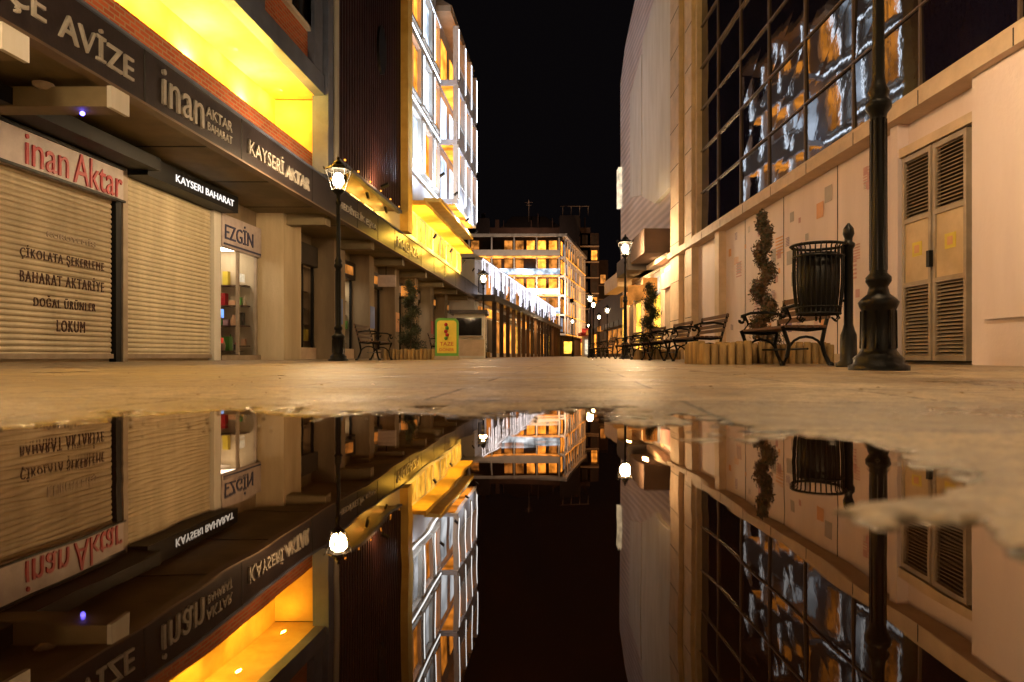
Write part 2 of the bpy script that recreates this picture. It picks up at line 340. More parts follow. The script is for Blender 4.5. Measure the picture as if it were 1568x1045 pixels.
b.box(-8,-7.88,11.78,11.92,0,3.0,'black'); b.box(-8,-7.86,11.94,12.06,0,3.5,'louvre'); b.box(-8,-7.86,14.97,15.25,0,3.4,'white')
rr=random.Random(3)
b.box(-8,-7.8,7.0,11.85,2.78,3.34,'signwhite'); b.box(-7.8,-7.77,7.0,11.87,2.76,2.80,'black'); b.box(-7.8,-7.77,7.0,11.87,3.32,3.36,'black')
b.box(-7.8,-7.3,7.0,12.1,3.38,3.6,'black')
b.box(-8,-7.5,12.05,15.3,3.3,3.66,'black')
b.box(-8,-7.85,15.3,17.2,2.58,3.3,'signwhite'); b.box(-7.85,-7.83,15.35,17.15,2.62,2.66,'blueletter')
def interior(a,c,zs,dens,glow):
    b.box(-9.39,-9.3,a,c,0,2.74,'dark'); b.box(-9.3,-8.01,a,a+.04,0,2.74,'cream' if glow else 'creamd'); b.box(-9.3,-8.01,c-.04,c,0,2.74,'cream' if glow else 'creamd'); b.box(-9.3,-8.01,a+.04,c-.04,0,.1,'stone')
    b.box(-9.0,-8.3,a+.2,c-.2,2.71,2.74,'e_ceil' if glow else 'e_ceil2')
    def shelf(x0,x1,y0,y1,z,along):
        b.box(x0,x1,y0,y1,z,z+.03,'wood')
        t,e=(y0+.05,y1-.1) if along else (x0+.05,x1-.1)
        while t<e:
            wd=rr.uniform(.06,.2); h=rr.uniform(.1,.36)
            if rr.random()<dens:
                k_=rr.choice(['red','yellow','white','bluep','green','m_or','doorpanel','signwhite','red','m_pink','black'])
                cx,cy=((x0+x1)/2,t+wd/2) if along else (t+wd/2,(y0+y1)/2)
                if rr.random()<.5: b.box(cx-wd*.45,cx+wd*.45,cy-wd*.45,cy+wd*.45,z+.03,z+.03+h,k_)
                else: b.lathe(cx,cy,[(wd*.4,z+.03),(wd*.5,z+.03+h*.4),(wd*.25,z+.03+h*.8),(wd*.2,z+.03+h)],k_,8)
            t+=wd+rr.uniform(.01,.07)
    for z in zs:
        shelf(-9.25,-8.97,a+.1,c-.1,z,True); shelf(-9.2,-8.1,c-.34,c-.05,z+.03,False)
    shelf(-8.35,-8.1,a+.1,c-.4,zs[0]-.1,True)
interior(15.3,17.2,(.3,.8,1.3,1.8),.9,True)
b.quad((-8,15.3,.12),(-8,17.2,.12),(-8,17.2,2.55),(-8,15.3,2.55),'pane')
b.box(-8.07,-8.05,15.4,15.75,.98,1.18,'e_cyan'); b.box(-8.07,-8.05,15.4,15.72,.4,.52,'e_red'); b.box(-8.07,-8.05,16.4,16.75,1.9,2.1,'e_sign')
for y in [15.3,16.2,17.12]: b.box(-8.0,-7.93,y,y+.05,.05,2.58,'louvre')
b.box(-8,-7.86,15.3,17.2,0,.12,'louvre')
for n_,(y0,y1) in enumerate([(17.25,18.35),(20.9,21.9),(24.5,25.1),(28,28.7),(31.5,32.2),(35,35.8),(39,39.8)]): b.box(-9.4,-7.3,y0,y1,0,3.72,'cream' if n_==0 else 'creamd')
shops=[(18.4,20.9),(21.9,24.5),(25.1,28),(28.7,31.5),(32.2,35),(35.8,39),(39.8,43)]
for n_,(a,c) in enumerate(shops):
    interior(a,c,(.5,1.0,1.5,2.0),.6,n_%3==1)
    b.quad((-8,a,.35),(-8,c,.35),(-8,c,2.75),(-8,a,2.75),'pane'); b.box(-8,-7.85,a,c,0,.35,'stone'); b.box(-8,-7.8,a,c,2.8,3.4,'fascia' if n_%2 else 'dark')
    for t in np.linspace(a,c-.08,4): b.box(-8.0,-7.92,t,t+.06,.35,2.8,'black')
    for q in range(2):
        yy=rr.uniform(a+.1,c-.6); zz=rr.uniform(1.0,2.3); b.box(-8.05,-8.03-.001*q,yy,yy+rr.uniform(.1,.35),zz,zz+rr.uniform(.06,.2),rr.choice(['e_ord','e_or','e_sign','e_cyan']))
    if n_>0: b.box(-7.8,-7.78,a+.3,c-.3,2.95,3.25,rr.choice(['e_sign','e_ord','signwhite','signwhite']))
for y,z,k_ in ((26.6,2.8,'signwhite'),(30.2,2.75,'e_ord')):
    b.box(-7.6,-6.9,y,y+.08,z,z+.45,k_); b.box(-7.3,-7.27,y+.03,y+.05,z+.45,3.72,'black')
for y in (21.1,24.6,28.15,35.2): b.box(-7.3,-7.29,y,y+.55,1.1,1.9,rr.choice(['signwhite','m_or','red','bluep'])); 
b.build()
text(A,'KURUYEMİŞ',L,-7.94,10.3,11.35,1.88,2.02,'louvre',.012)
text(A,'ÇİKOLATA ŞEKERLEME',L,-7.94,9.8,11.55,1.50,1.72,'perf',.014,slots=True)
text(A,'BAHARAT AKTARİYE',L,-7.94,9.8,11.55,1.18,1.40,'perf',.014,slots=True)
text(A,'DOĞAL ÜRÜNLER',L,-7.94,10.05,11.35,.84,1.02,'perf',.014,slots=True)
text(A,'LOKUM',L,-7.94,10.5,11.1,.48,.66,'perf',.014,slots=True)
text(A,'inan',L,-7.8,9.72,10.55,2.84,3.28,'red'); text(A,'Aktar',L,-7.8,10.66,11.80,2.82,3.30,'red')
text(A,'KAYSERI BAHARAT',L,-7.5,12.9,15.1,3.40,3.54,'e_text',.01)
text(A,'EZGİN',L,-7.85,15.4,16.75,2.75,3.2,'blueletter'); 
text(A,'AVİZE',L,-6.0,7.95,9.3,3.84,4.25,'greyletter',.03); text(A,'ÇE',L,-6.0,7.2,7.75,3.80,4.2,'greyletter',.03)
text(A,'inan',L,-6.0,9.95,11.05,3.78,4.3,'greyletter',.04); text(A,'AKTAR',L,-6.0,11.15,12.0,4.03,4.2,'greyletter',.02)
text(A,'BAHARAT',L,-6.0,11.2,12.0,3.82,3.95,'greyletter',.02)
text(A,'KAYSERİ AKTAR',L,-6.0,12.6,15.5,3.84,4.2,'greyletter',.04)
text(A,'HEDİYELİK EŞYA',L,-6.0,17.5,20.8,3.88,4.15,'greyletter',.03); text(A,'MAGAZA',L,-6.0,23.3,26.5,3.84,4.2,'greyletter',.03)
b=MB('upper_facade',A,L)
b.box(-6.15,-5.9,-6,16.5,6.3,6.75,'bluegrey'); b.box(-7.2,-6.15,-6,16.5,6.3,6.42,'yellowwall')
for y in np.arange(1.0,16,3.1):
    b.box(-6.15,-6.08,y,y+2.2,7.7,9.9,'shopglass'); 
    for t in (y-.09,y+1.05,y+2.2): b.box(-6.15,-5.98,t,t+.09,7.6,10,'white')
    b.box(-6.15,-5.98,y-.09,y+2.29,7.52,7.61,'white'); b.box(-6.15,-5.98,y-.09,y+2.29,10,10.1,'white')
    b.box(-6.15,-6.06,y,y+2.2,6.76,7.5,'brick'); b.box(-6.15,-5.95,y+2.4,y+2.9,6.76,14,'bluegrey')
    b.box(-6.08,-6.075,y+.2,y+.9,8.2,9.7,'e_wd')
b.box(-6.2,-5.9,15.6,16.1,6.76,14,'bluegrey'); b.box(-6.2,-5.82,16.25,16.6,4.44,14,'bluegrey')
b.tube([(-5.8,16.75,4.4),(-5.8,16.75,14)],.07,'white',8)
bay=(4.9,7.9,10.4,12.7,14.8)
for y in bay:
    b.box(-7.2,-7.05,y-.06,y+.06,4.5,5.35,'yellowwall'); b.box(-7.19,-6.86,y-.12,y+.12,5.35,5.44,'yellowwall')
b.build()
for y in bay: flood(A,L(-6.98,y,5.50),(0.1,0,1),(1,.64,.09),190,.18,'bay_uplight',False)
for y in bay: flood(A,L(-6.75,y+1.1,6.29),(-.35,0,-1),(1,.56,.06),85,.12,'bay_downlight',False)
b=MB('blue_led_fixture',A,L); b.lathe(-6.9,8.9,[(.12,3.66),(.12,3.62),(.05,3.58)],'louvre',10); b.ball((-6.5,9.05,3.32),.03,'e_blue'); b.build()
# ------------------------------------------------------------------ dark ribbed building
B=group('dark_clad_building',(-6,20,0))
b=MB('cladding',B,L)
b.box(-14,-6.05,17.0,23.6,5.1,22,'cladding')
for y in np.arange(17.0,23.6,.22): b.box(-6.05,-5.97,y,y+.09,5.1,22,'cladding')
b.box(-6.05,-5.9,17,23.6,5.02,5.12,'bluegrey'); b.box(-14,-6.9,17.0,23.7,4.44,5.1,'yellowwall')
for y in np.arange(17.8,23.6,1.4): b.box(-6.9,-6.7,y,y+.9,4.95,5.0,'e_yel')
v=[];n=20
for i in range(n): a=2*math.pi*i/n; v.append((-5.9,21.2+.42*math.cos(a),9.6+.75*math.sin(a)))
b.add(v,[tuple(range(n))],'black'); b.add([(-5.97,q[1],q[2]) for q in v]+v,[(i,(i+1)%n,n+(i+1)%n,n+i) for i in range(n)],'black')
for y in np.arange(17.6,23.5,1.1): b.box(-5.9,-5.86,y,y+.05,5.14,5.18,'e_or')
b.build()
for y in (18.5,20.5,22.5): flood(B,L(-6.2,y,4.9),(-1,0,-.25),(1,.6,.08),90,.15,'strip_light')
flood(B,L(-5.6,20.3,5.2),(-.45,0,1),(1,.5,.2),60,.2,'wall_washer')
# ------------------------------------------------------------------ white balcony building
C=group('balcony_apartment_building',(-6,30,0))
b=MB('walls',C,L)
b.box(-14,-6.0,23.7,36.5,4.43,15.2,'facade'); b.box(-6,-5.72,23.7,24.35,4.44,17,'yellowwall'); b.box(-14,-6,23.7,30,15.2,17.5,'facade')
b.box(-14,-5.35,29.9,36.9,15.2,15.45,'stone'); b.box(-14,-5.45,23.7,29.9,17.5,17.75,'stone')
b.add([(-5.3,29.9,15.45),(-5.3,36.9,15.45),(-14,36.9,15.45),(-14,29.9,15.45),(-7.5,31,17.2),(-7.5,35.8,17.2),(-13,35.8,17.2),(-13,31,17.2)],[(0,1,5,4),(1,2,6,5),(2,3,7,6),(3,0,4,7),(4,5,6,7)],'stone')
b.build()
b=MB('windows',C,L)
for z in (7.3,9.95,12.6,15.0):
    for j,(a,c) in enumerate([(24.7,26.2),(26.8,28.3),(28.9,29.9)]):
        if z>14 and j>1: continue
        k_=[ 'e_or','e_wh2','e_or'][(j+int(z))%3]
        b.box(-6,-5.97,a,c,z+.1,z+1.8,k_); b.box(-5.97,-5.94,(a+c)/2-.03,(a+c)/2+.03,z+.1,z+1.8,'white')
        for t in (a-.12,c): b.box(-6,-5.82,t,t+.12,z,z+1.9,'white')
        b.box(-6,-5.82,a-.12,c+.12,z-.1,z,'white'); b.box(-6,-5.82,a-.12,c+.12,z+1.9,z+2.0,'white')
        b.box(-5.82,-5.80,a-.1,a-.02,z,z+1.9,'e_wh')
    b.box(-6,-5.86,24.4,30.2,z-.42,z-.3,'white'); b.box(-5.86,-5.84,24.4,30.2,z-.40,z-.33,'e_wh')
for z in (7.1,9.75,12.4):
    b.box(-6,-5.15,30.4,36.4,z-.2,z,'facade')
    b.box(-5.9,-5.3,30.6,36.2,z-.23,z-.205,'e_or')  # glowing sheet stands in for warm light on the soffit
    for y in np.arange(30.5,36.4,1.9):
        b.box(-5.35,-5.1,y,y+.12,z,z+2.45,'white'); b.box(-5.1,-5.08,y+.03,y+.09,z+.1,z+2.3,'e_wh')
    b.box(-5.2,-5.15,30.4,36.4,z,z+.75,'facade'); b.box(-5.2,-5.12,30.4,36.4,z+.8,z+.86,'white')
    for y in (31,33.2): b.box(-6,-5.97,y,y+1.3,z+.2,z+2.1,'e_or' if int(y+z)%2 else 'e_wh2')
for z,a in ((5.55,24.6),(6.3,27.5)):
    b.box(-6,-5.3,a,36.4,z,z+.16,'yellowwall')
for y in np.arange(25,36,1.5): b.box(-6,-5.96,y,y+1.0,4.6,5.4,'e_yel2')
b.build()
for y in (25.6,29,32.5,35.5): flood(C,L(-5.2,y,4.6),(-1,0,.6),(1,.56,.06),100,.15,'balcony_light')
for y,z in ((25.5,6.9),(28.5,6.9),(31.5,6.4),(34.5,6.4)): flood(C,L(-4.9,y,z),(-.8,0,1),(.66,.79,1),85,.16,'facade_flood')
# ------------------------------------------------------------------ string-lit market building
D=group('string_lit_market_building',(0,60,0))
T2=lambda x,y,z:(-2.35+.163*(y-43)+x,y,z)
b=MB('walls',D,T2)
b.box(-9,0,43,90,0,6.2,'facade'); b.add([(0.4,43,6.3),(.4,90,6.3),(-3,90,8.3),(-3,43,8.3),(-9,43,8.3),(-9,90,8.3)],[(0,1,2,3),(3,2,5,4)],'roof')
b.add([(0.4,43,6.3),(-3,43,8.3),(-9,43,8.3),(-9,43,6.2)],[(0,1,2,3)],'facade')
b.box(0,1.3,43,90,3.55,3.95,'fascia'); b.box(0,.5,43,90,6.15,6.32,'white')
y=43.2
while y<90:
    l=random.uniform(.7,2.1); b.box(.42,.46,y,y+.07,6.15-l,6.15,'e_str'); y+=random.uniform(.45,.95)+(.6 if random.random()<.15 else 0)
b.box(.5,.53,43,90,6.16,6.22,'e_str')
for y in np.arange(44,90,2.6):
    b.box(0,.04,y,y+1.5,4.2,5.7,'dark' if random.random()<.7 else 'e_ord')
    b.box(.9,1.15,y,y+.25,0,3.55,'darkbrick'); b.box(0,.05,y+.4,y+2.2,.3,2.6,random.choice(['e_or','e_or','dark','dark','e_ord','e_yel2'])); b.box(0,.07,y,y+2.6,2.75,3.3,random.choice(['dark','fascia','e_ord','e_or']))
b.build()
for y in (48,62,78): flood(D,T2(1.2,y,4.2),(-1,0,.8),(.85,.85,1),45,.2,'string_glow_fill')  # added fill lamps standing in for the glow of the strings
for y in (50,64,78): flood(D,T2(.8,y,3.5),(0,0,-1),(1,.5,.15),150,.3,'shop_downlight')
# ------------------------------------------------------------------ background apartment block (rotated)
def frame(o,dv):
    l=math.hypot(*dv); dx,dy=dv[0]/l,dv[1]/l
    return lambda x,y,z:(o[0]+dy*x+dx*y,o[1]-dx*x+dy*y,z)
E=group('distant_apartment_block',(1,97,0))
Tf=frame((-6,95),(1,0)); Ts=frame((6.7,95),(4.7,20))
b=MB('front',E,Tf); b.box(-24,0,0,12.7,0,16.6,'darkbrick'); b.box(-24,.5,-.3,13.1,16.6,17.0,'facade')
for i,z in enumerate((3.2,5.9,8.6,11.3,13.9)):
    b.box(0,1.0,0,12.6,z-.25,z,'facade'); b.box(.95,1.02,0,12.6,z,z+.8,'e_wh2' if i in(1,3) else 'facade'); b.box(1.0,1.05,0,12.6,z-.2,z-.08,'e_or'); b.box(.2,.9,.2,12.4,z-.28,z-.255,'e_or')  # some parapets, slab edges and undersides glow in place of light falling on them
    for y in np.arange(.3,12,1.55):
        b.box(0,.05,y,y+1.1,z+.3,z+2.2,random.choice(['e_or','e_or','e_ord','e_ord','e_ord','dark','e_ord']))
    for y in np.arange(0,12.6,3.1): b.box(.8,1.0,y,y+.2,z,z+2.5,'facade')
b.build()
b=MB('side',E,Ts); b.box(-7,0,0,22,0,16.6,'darkbrick')
for i,z in enumerate((3.2,5.9,8.6,11.3,13.9)):
    b.box(0,.8,0,22,z-.25,z,'facade'); b.box(.8,.84,0,22,z-.2,z-.1,'e_or')  # glowing slab edge stands in for warm light on the balcony
    for y in np.arange(.5,21,2.4): b.box(0,.05,y,y+1.4,z+.3,z+2.2,random.choice(['e_or','e_wd','e_ord','dark','e_or']))
    for y in np.arange(0,22,2.4): b.box(.6,.8,y,y+.3,z,z+2.5,'facade')
b.box(-7,1,-.5,22.5,16.6,17,'facade')
b.build()
for x in (-4,2,8): flood(E,(x,91.5,7.5),(0,1,.35),(1,.66,.4),750,.5,'street_fill')  # fill lamps added in mid-air to brighten the block front
F=group('rooftop_block',(4,125,0)); b=MB('mass',F)
b.box(-8,14,122,136,0,23,'darkbrick'); b.box(-6.5,-4,121,124,0,24.5,'roof'); b.box(8.5,12,121,124,0,25,'roof')
for x in (-7.5,-5.5,-3,-1.6,3.4,4.6,7.2,9,11.5,13): 
    h=random.uniform(.8,2.6); b.box(x,x+random.choice([.12,.12,.7]),122,122.9,23,23+h,'darkbrick')
b.add([(-2,122,23),(9,122,23),(6,124,25.4),(0,124,25.4)],[(0,1,2,3)],'roof')
for x in (9,10.5,12,13.5): b.tube([(x,121,25),(x,121,26.6)],.06,'louvre',5)
b.tube([(8.5,121,26.6),(13.7,121,26.6)],.06,'louvre',5)
b.tube([(3,122,24),(3,122,28)],.06,'louvre',5); b.tube([(2.3,122,27.5),(3.7,122,27.5)],.04,'louvre',5); b.tube([(2.5,122,27.0),(3.5,122,27.0)],.04,'louvre',5)
for x in range(-7,13,3): b.box(x,x+1,121.9,121.95,20,21.4,random.choice(['e_ord','dark','dark']))
b.build()
flood(F,(3,114,17.5),(0,1,.8),(1,.55,.35),500,.5,'roof_fill')  # fill lamp added to lift the roofline out of the dark
G=group('distant_brick_row',(18,140,0)); 
for (x0,x1,y0,h) in ((12.2,15.5,122,22),(15.5,19,135,19),(18.5,26,112,15),(12,17.8,150,14),(17,40,170,16)):
    b=MB('block',G); b.box(x0,x1,y0,y0+10,0,h,'darkbrick')
    for z in np.arange(3,h-2,2.8):
        b.box(x0,x1,y0-.4,y0,z-.3,z-.1,'stone')
        for x in np.arange(x0+.3,x1-1,1.7): b.box(x,x+1,y0-.06,y0,z+.2,z+1.9,random.choice(['e_ord','e_or','dark','dark','dark','dark','roof']))
    b.box(x0,x1,y0-1.5,y0,2.6,3.1,random.choice(['e_red','e_or'])); b.box(x0,x1,y0-.08,y0,.2,2.4,'e_or')
    b.build()
flood(G,(14,104,5),(.1,1,.2),(1,.5,.2),1600,.5,'far_fill')  # fill lamp added to light the far row, no such fitting there
b=MB('lit_kiosks',G)
b.box(9.0,13,86,88,0,2.6,'facade'); b.box(9.2,12.8,85.9,86,.3,2.1,'e_sign'); b.box(8.6,13.4,85,88.5,2.6,3.0,'red'); b.box(8.7,13.2,84.9,85,3.0,3.5,'e_red')
b.box(6.8,8.4,92,93,0,2.4,'dark'); b.box(7,8.2,91.9,92,.4,2.0,'e_yel2'); b.build()
# ------------------------------------------------------------------ right glass building
R=group('glass_office_building',(6,12,0))
b=MB('walls',R)
b.box(5.3,13,-6,19.4,0,3.2,'pinkwall'); b.box(5.4,13,-6,19.4,3.2,18,'dark')
b.box(5.12,5.3,5.9,7.6,0,3.2,'pinkwall'); b.box(5.08,5.12,6.15,7.35,.5,2.9,'pinkwall'); b.box(5.2,5.3,-6,5.9,0,.14,'stone'); b.box(5.2,5.3,9.3,16.9,0,.14,'stone')
b.box(5.15,5.3,9.12,9.3,0,3.2,'pinkwall'); b.box(5.17,5.3,7.6,9.12,2.74,2.86,'stone')
b.box(5.12,5.3,16.9,17.25,0,3.2,'stone')
for y in (11.1,13.3,15.5): b.box(5.293,5.3,y,y+.015,.14,3.2,'joint')
b.box(5.0,5.4,-6,22.0,3.2,3.38,'stone'); b.box(5.12,5.4,-6,19.4,3.38,3.5,'stone')
for y in np.arange(-6,22,1.6): b.box(4.996,5.0,y,y+.015,3.2,3.38,'joint')
b.box(5.1,13,19.4,20.1,0,18,'stone'); b.box(5.25,13,20.1,20.9,0,18,'stone'); b.box(5.1,13,20.9,22.0,0,18,'stone')
for z in np.arange(1.2,18,1.2):
    b.box(5.094,5.1,19.4,20.1,z,z+.02,'joint'); b.box(5.094,5.1,20.9,22.0,z,z+.02,'joint')
b.build()
b=MB('glass_panels',R); ye=[19.4-1.75*i for i in range(15)]; ze=[3.5+1.17*k for k in range(13)]
for i in range(14):
    for k in range(12):
        j=lambda:5.34+random.uniform(-.014,.014)
        b.quad((j(),ye[i],ze[k]),(j(),ye[i+1],ze[k]),(j(),ye[i+1],ze[k+1]),(j(),ye[i],ze[k+1]),'glass')
b.build()
b=MB('mullions',R)
for i,y in enumerate(ye): b.box(5.305,5.36,y-.016,y+.016,3.5,17.5,'mullion')
for k,z in enumerate(ze): b.box(5.28 if k%4==0 else 5.30,5.36,-5,19.4,z-.014,z+.014,'mullion')
b.box(5.2,5.4,19.2,19.4,3.5,18,'stone')
b.build()
b=MB('service_door',R)
b.box(5.22,5.3,7.68,9.06,.03,2.74,'dark')
for (a,c) in ((7.74,8.36),(8.40,9.02)):
    for t in (a,c-.05): b.box(5.15,5.22,t,t+.05,.05,2.7,'louvre')
    for z in (.05,1.0,1.83,2.64): b.box(5.152,5.22,a+.05,c-.05,z,z+.06,'louvre')
    b.box(5.17,5.22,a+.05,c-.05,1.06,1.83,'doorpanel')
    for z0,z1 in ((.11,1.0),(1.89,2.64)):
        for z in np.arange(z0,z1-.02,.045): b.add([(5.21,a+.05,z+.035),(5.21,c-.05,z+.035),(5.165,c-.05,z),(5.165,a+.05,z)],[(0,1,2,3)],'louvre')
    b.box(5.165,5.17,(a+c)/2-.1,(a+c)/2+.1,1.38,1.56,'yellow'); b.box(5.162,5.165,(a+c)/2-.05,(a+c)/2+.05,1.42,1.52,'m_or')
b.box(5.1,5.15,8.35,8.41,1.2,1.4,'black')
b.build()
b=MB('wall_mural',R); q=random.Random(11)
for i in range(64):
    y=q.uniform(9.9,16.5); z=q.uniform(.5,2.9); s=q.choice([.14,.18,.26,.38]); k_=q.choice(['m_pink','m_lil','m_or','m_grey','m_lil','m_pink'])
    xx=5.292-.0012*(i%5)
    if q.random()<.5:
        for t in range(6): b.box(xx-.001,xx,y,y+s,z+t*s/6,z+t*s/6+s/13,k_)
    else: b.box(xx-.001,xx,y,y+s*.7,z,z+s*.7,k_)
b.build()
# ------------------------------------------------------------------ right white clad building
H=group('white_clad_building',(6,27,0))
b=MB('walls',H)
def prism(b,x0,x1,pts,k):
    n=len(pts); v=[(x0,y,z) for y,z in pts]+[(x1,y,z) for y,z in pts]
    b.add(v,[tuple(range(n)),tuple(range(2*n-1,n-1,-1))]+[(i,(i+1)%n,n+(i+1)%n,n+i) for i in range(n)],k)
prism(b,5.3,13,[(22,3.2),(33.2,3.2),(33.4,13.4),(32,14.6),(29,15.6),(22,20)],'whiteclad')
prism(b,5.15,5.3,[(22.2,5.6),(24.6,5.6),(27,6.4),(27,12.5),(22.2,13.6)],'white')
prism(b,5.22,5.3,[(27.6,6.6),(30.2,7.1),(30.2,11.6),(27.6,12.3)],'white')
b.box(5.0,5.3,22.05,33.2,3.3,3.45,'stone'); b.box(5.35,13,22,33,0,3.2,'pinkwall')
b.box(5.14,5.3,32.9,33.5,7.3,9.2,'e_sign')
b.box(4.3,5.3,22.2,24.8,3.46,4.25,'darkbrick'); b.box(4.3,5.3,25.4,28,3.3,3.9,'dark'); b.box(4.4,5.0,28.5,32.5,3.0,3.6,'doorpanel')
rr=random.Random(9)
for y in np.arange(22.2,33,1.8):
    k_=rr.choice(['e_or','e_ord','e_yel2','louvre','dark']); b.box(5.3,5.35,y+.15,y+1.5,.1,2.3,k_); b.box(5.25,5.35,y,y+.14,0,3.2,'stone'); b.box(5.2,5.35,y+.15,y+1.6,2.4,2.95,rr.choice(['e_ord','e_sign','m_pink','dark']))
b.box(4.6,5.3,27.0,27.1,2.3,2.9,'e_ord'); b.box(4.7,5.3,24.4,24.5,2.4,2.9,'e_ord')
b.build()
flood(H,(4.6,23.5,3.42),(.3,0,-1),(1,.65,.3),90,.2,'shop_downlight',False); flood(H,(4.6,27,3.26),(.3,0,-1),(1,.58,.22),110,.2,'shop_downlight',False); flood(H,(4.6,31,2.96),(.2,0,-1),(1,.52,.18),120,.2,'shop_downlight',False)
J=group('far_right_shop_row',(12,50,0)); b=MB('walls',J)
b.box(9.5,16,46,85,0,6,'darkbrick')
for y in np.arange(47,84,3): b.box(9.44,9.5,y,y+2,.3,2.5,rr.choice(['e_ord','e_or','dark'])); b.box(9.2,9.5,y,y+2.6,2.7,3.2,rr.choice(['dark','e_ord','fascia']))
b.build()
# ------------------------------------------------------------------ street lamps
def lampmesh(p,n=12):
    b=MB('post',p); b.local=True
    b.lathe(0,0,[(.20,0),(.20,.035),(.165,.05),(.165,.09),(.135,.12),(.115,.15),(.11,.43),(.125,.46),(.135,.49),(.11,.52),(.075,.55),(.062,.6),(.085,.64),(.085,.67),(.058,.70),(.052,1.80),(.058,1.84),(.085,1.88),(.085,1.92),(.06,1.95),(.075,1.99),(.05,2.05),(.042,2.1),(.036,3.1),(.055,3.13),(.055,3.17),(.035,3.2),(.04,3.3),(.11,3.36),(.125,3.40)],'iron',16)
    for i in range(8):
        a=2*math.pi*i/8; c,s=math.cos(a),math.sin(a); b.tube([(c*.053,s*.053,.72),(c*.05,s*.05,1.8)],.009,'iron',4)
        b.tube([(c*.112,s*.112,.16),(c*.108,s*.108,.43)],.014,'iron',4)
    b.build()
    b=MB('lantern',p); b.local=True
    for i in range(6):
        a=2*math.pi*i/6; c,s=math.cos(a),math.sin(a); a2=2*math.pi*(i+1)/6; c2,s2=math.cos(a2),math.sin(a2)
        b.tube([(c*.125,s*.125,3.40),(c*.25,s*.25,3.80)],.011,'iron',4)
        b.tube([(c*.25,s*.25,3.80),(c2*.25,s2*.25,3.80)],.014,'iron',4); b.tube([(c*.125,s*.125,3.40),(c2*.125,s2*.125,3.40)],.012,'iron',4)
        b.tube([(c*.27,s*.27,3.81),(c*.29,s*.29,3.86)],.012,'iron',4)
    b.lathe(0,0,[(.27,3.81),(.2,3.86),(.12,3.90),(.10,3.95),(.05,3.99),(.02,4.02)],'iron',6,False)
    b.ball((0,0,4.04),.03,'iron')
    b.lathe(0,0,[(.03,3.40),(.03,3.5)],'iron',8)
    b.build()
    b=MB('bulb',p); b.local=True; b.ball((0,0,3.60),.115,'e_bulb',12,8,1.35); b.build()
def lamp(x,y,e,rot=0):
    p=group('street_lamp',(x,y,.002)); p.rotation_euler[2]=rot
    lampmesh(p)
    if e: plight(p,(x,y,3.60),WARM,e,.165,'lamp_light')
lamp(-3.46,13.6,1150,.3); lamp(2.63,4.9,1250,.2); lamp(3.7,22.3,1500,.5)
lamp(-4.1,4.6,1150); lamp(-3.6,-5,900); lamp(3.3,-4.5,1100)
lamp(4.8,42,900); lamp(7.4,53,800); lamp(-1.8,52,0); lamp(-1.3,31,300)
lamp(6.2,70,700); lamp(9.0,80,0); lamp(5.6,47,0); lamp(7.9,62,0); lamp(3.9,84,0); lamp(10.5,92,0); lamp(.6,66,0)
# ------------------------------------------------------------------ benches
def bench(x,y,Ln=1.4,face=-1):
    p=group('park_bench',(x,y,.002))
    b=MB('iron_ends',p); b.local=True; f=face
    for yy in (0,Ln):
        X=lambda a:-f*a
        b.tube([(X(-.26),yy,0),(X(-.22),yy,.10),(X(-.20),yy,.22),(X(-.24),yy,.34),(X(-.27),yy,.42)],.022,'iron',6)
        b.tube([(X(.24),yy,0),(X(.18),yy,.12),(X(.15),yy,.25),(X(.18),yy,.40),(X(.23),yy,.6),(X(.29),yy,.80)],.022,'iron',6)
        b.tube([(X(-.27),yy,.40),(X(0),yy,.38),(X(.17),yy,.40)],.022,'iron',6)
        sc=[(X(.24),yy,.62),(X(.05),yy,.65),(X(-.15),yy,.64),(X(-.27),yy,.60)]
        for t in range(10):
            a=math.pi/2+t*.55; r=.05*(1-t*.07); sc.append((X(-.27-r*math.cos(a-math.pi)*-1),yy,.55+r*math.sin(a)))
        b.tube(sc,.019,'iron',6)
        b.tube([(X(-.24),yy,.42),(X(-.18),yy,.5),(X(-.22),yy,.6)],.015,'iron',5)
        b.tube([(X(-.21),yy,.14)]+[(X(-.02+.18*math.cos(math.pi-t*math.pi/8)),yy,.16+.15*math.sin(t*math.pi/8)) for t in range(9)]+[(X(.18),yy,.12)],.015,'iron',5)
        b.ball((X(-.27),yy,.015),.03,'iron'); b.ball((X(.25),yy,.015),.03,'iron')
    b.tube([(0,0,.18),(0,Ln,.18)],.012,'iron',5); b.build()
    b=MB('wood_slats',p); b.local=True
    for i in range(6):
        a=-.25+i*.075; x0,x1=sorted((-f*a,-f*(a+.055))); b.box(x0,x1,-.05,Ln+.05,.405,.432,'wood')
    for i in range(4):
        z=.50+i*.08; a=.195+i*.024; x0,x1=sorted((-f*a,-f*(a+.025))); b.box(x0,x1,-.05,Ln+.05,z,z+.058,'wood')
    b.build()
bench(3.14,7.25,1.3); 
for y in (11.2,13.6,16.2,19.3,25,28): bench(3.25+.02*(y-11),y,1.45)
for x,y in ((-3.15,14.9),(-2.3,21)): bench(x,y,1.45,1)
